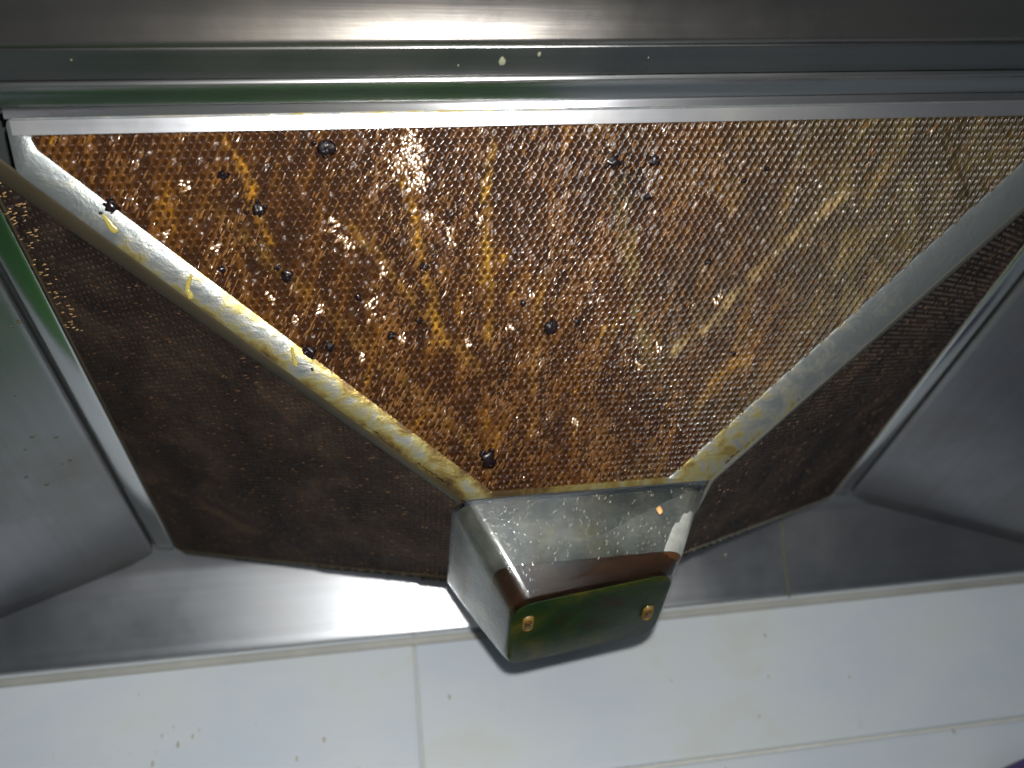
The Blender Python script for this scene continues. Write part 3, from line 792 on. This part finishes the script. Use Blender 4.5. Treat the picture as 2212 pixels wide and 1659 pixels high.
# droplets on the cup's front wall, drawn out to imitate streaked glints
bm = bmesh.new(); rnd = random.Random(31)
ny = (B0[2] - T0[2]) / (ZT - ZL)
for k in range(190):
    f = rnd.uniform(0.04, 0.72); x0 = T0[0] * (1 - f) + B0[0] * f + .010; x1 = T0[1] * (1 - f) + B0[1] * f - .010
    x = rnd.uniform(x0, x1); z = ZT + (ZL - ZT) * f; y = T0[2] * (1 - f) + B0[2] * f
    s = rnd.uniform(.5, 1.2) * 0.00040
    blob(bm, Matrix.Translation((x, y - .0001, z)) @ Matrix.Rotation(math.radians(-62 + rnd.gauss(0, 8)), 4, 'Y') @ Matrix.Diagonal((s * 2.6, s * .30, s * .50, 1)), 8, 6)
bmesh.ops.recalc_face_normals(bm, faces=bm.faces)
local(from_bm('glint_droplets', bm, simple('glint_droplet', (0.30, 0.30, 0.26), 0.20, coat=1.0, bmp=0), cup, 'stuff', True), cup)
bm = bmesh.new()
p = on_plane(1425, 1102, V3((0, 1, -(B0[2] - T0[2]) / (ZL - ZT))), T0[2] - (B0[2] - T0[2]) / (ZL - ZT) * ZT)
blob(bm, Matrix.Translation(p) @ Matrix.Diagonal((.0016, .0008, .0022, 1)), 10, 8, .3, 1)
local(from_bm('amber_spot', bm, simple('amber_spot', (0.65, 0.36, 0.14), 0.35), cup, smooth=True), cup)

# ---------------------------------------------------------------- oil specks on the hood and wall
def specks(name, pts, n, d, root, mat, seed):
    bm = bmesh.new(); nn = V3(n).normalized(); q = nn.to_track_quat('Z', 'Y').to_matrix().to_4x4()
    for k, (px, py, r) in enumerate(pts):
        p = on_plane(px, py, V3(n), d)
        blob(bm, Matrix.Translation(p) @ q @ Matrix.Diagonal((r * .00045, r * .0006, r * .00016, 1)), 10, 6, .4, seed + k)
    bmesh.ops.recalc_face_normals(bm, faces=bm.faces)
    local(from_bm(name, bm, mat, root, 'stuff', True), root)
# left side panel plane: z = .2938 - slope*(HX0 - .03 - x)
nl = (-0.31, 0, 1.0); dl = 0.2938 - 0.31 * (HX0 - 0.030)
specks('oil_specks', [(120, 942, 2.0), (68, 940, 2.2), (150, 992, 2.2), (52, 968, 1.4), (55, 1028, 2.0), (132, 1000, 1.3), (100, 1045, 2.2), (20, 700, 1.6), (38, 690, 1.8), (240, 1010, 1.0), (30, 850, 1.2)], nl, dl, hood, SPECK, 1)
nb = (0, 1, 0.41); db = 0.575 + 0.41 * 0.294
CHAR.node_tree.nodes['Principled BSDF'].inputs['Specular IOR Level'].default_value = 0.2
CLEAR = simple('amber_droplet', (0.17, 0.18, 0.12), 0.15, coat=1.0)
specks('oil_specks', [(1568, 1198, 2.8), (1430, 1180, .8), (1640, 1250, .8), (690, 1232, 1.0), (235, 1375, 1.0)], nb, db, hood, CLEAR, 40)
# run of oil down the back panel
bm = bmesh.new()
for k in range(40):
    f = k / 39; px = 1686 + 18 * f + 1.5 * math.sin(f * 9); py = 1118 + 168 * f
    p = on_plane(px, py, V3(nb), db)
    blob(bm, Matrix.Translation(p) @ Matrix.Diagonal((.0006 + .0004 * f, .0003, .0022, 1)), 8, 6)
local(from_bm('oil_run', bm, simple('thin_oil', (0.12, 0.12, 0.07), 0.35, metallic=0.3), hood, 'stuff', True), hood)
specks('oil_specks', [(1568 - 0, 1660, 1.0)], (0, 1, 0), 0.609, wall, SPECK, 60)
nbd = (0, 0, 1)
specks('oil_specks', [(1085, 132, 3.2), (1165, 118, 1.8), (990, 140, .8), (1400, 128, .7), (150, 118, .8)], nbd, 0.3016, hood, CLEAR, 80)
nfp = (0, -0.27, 1.0); dfp = 0.3025 - 0.27 * 0.14
specks('oil_specks', [(1160, 42, 4.6), (905, 28, 2.6), (760, 48, 2.0), (700, 22, 1.5), (1310, 30, 1.2), (1600, 60, 1.0), (560, 45, 1.0), (1840, 70, 1.0)], nfp, dfp - .0005, hood, CLEAR, 90)
rnd = random.Random(12)
wp = [(385, 1608, 3.0), (416, 1592, 2.6), (350, 1590, 2.0), (430, 1578, 1.6), (375, 1570, 1.5), (700, 1598, 3.2), (641, 1640, 2.4), (971, 1506, 2.6), (330, 1650, 3.0),
      (1652, 1372, 2.4), (1660, 1462, 1.8), (1640, 1548, 1.6), (1835, 1462, 1.8), (1450, 1470, 1.2), (2060, 1580, 2.6), (300, 1500, 1.5)]
WS = simple('wall_stain', (0.36, 0.35, 0.28), 0.5, scale=120)
bm = bmesh.new()
for k, (px, py, r) in enumerate(wp + [(rnd.uniform(100, 600), rnd.uniform(1560, 1659), rnd.uniform(.4, 1.0)) for _ in range(26)]):
    p = on_plane(px, py, V3((0, 1, 0)), 0.6092)
    blob(bm, Matrix.Translation(p) @ Matrix.Diagonal((r * .00042, .00025, r * .0007, 1)), 10, 6, .4, k)
local(from_bm('oil_specks', bm, WS, wall, 'stuff', True), wall)

# ---------------------------------------------------------------- box in the corner, and an unseen green board added below the frame
def chamfer_box(name, x0, x1, y0, y1, z0, z1, mat, parent, bev):
    bm = bmesh.new()
    bmesh.ops.create_cube(bm, size=1, matrix=Matrix.Translation(((x0 + x1) / 2, (y0 + y1) / 2, (z0 + z1) / 2)) @ Matrix.Diagonal((x1 - x0, y1 - y0, z1 - z0, 1)))
    bmesh.ops.bevel(bm, geom=bm.edges[:], offset=bev, segments=3, affect='EDGES', profile=0.5)
    o = from_bm(name, bm, mat, parent, smooth=True); return o
PURPLE = simple('purple_plastic', (0.028, 0.009, 0.08), 0.35, coat=0.3)
box = thing('storage_box', 'dark purple plastic box, only its top corner showing in the bottom right of the view', 'box', (0.5, 0.58, 0.045))
local(chamfer_box('box_body', 0.412, 0.62, 0.562, 0.600, 0.045, 0.0795, PURPLE, box, 0.004), box)
local(chamfer_box('box_lid', 0.405, 0.625, 0.556, 0.603, 0.0800, 0.0890, simple('purple_lid', (0.035, 0.012, 0.10), 0.3, coat=0.3), box, 0.003), box)
GREEN = simple('green_plastic', (0.05, 0.165, 0.04), 0.5)
brd = thing('reflected_board', 'unseen green plastic board put in under the view for the green reflected in the steel', 'board', (-0.2, 0.6, -0.5))
local(chamfer_box('board_panel', -0.62, 0.20, 0.592, 0.600, -0.5, 0.05, GREEN, brd, 0.002), brd)  # unseen board, added so that the steel reflects green
local(chamfer_box('board_rim', -0.625, 0.205, 0.589, 0.603, 0.0505, 0.06, GREEN, brd, 0.003), brd)

# ---------------------------------------------------------------- the hood is not quite square: its front runs about a degree off the rear
import numpy as np
bpy.context.view_layer.update()
SKEW = 0.0125
seen = set()
for root in (hood, filt):
    for o in root.children_recursive:
        if o.type != 'MESH' or o.data.name in seen: continue
        seen.add(o.data.name)
        n = len(o.data.vertices); co = np.empty(n * 3, dtype=np.float32); o.data.vertices.foreach_get('co', co); co = co.reshape(-1, 3).astype(np.float64)
        mw = np.array(o.matrix_world); imw = np.linalg.inv(mw)
        wv = co @ mw[:3, :3].T + mw[:3, 3]
        wt = np.clip((0.575 - wv[:, 1]) / (0.575 - 0.2117), 0, 1)
        wv[:, 1] -= SKEW * (wv[:, 0] - 0.06) * wt
        co = wv @ imw[:3, :3].T + imw[:3, 3]
        o.data.vertices.foreach_set('co', co.astype(np.float32).ravel()); o.data.update()
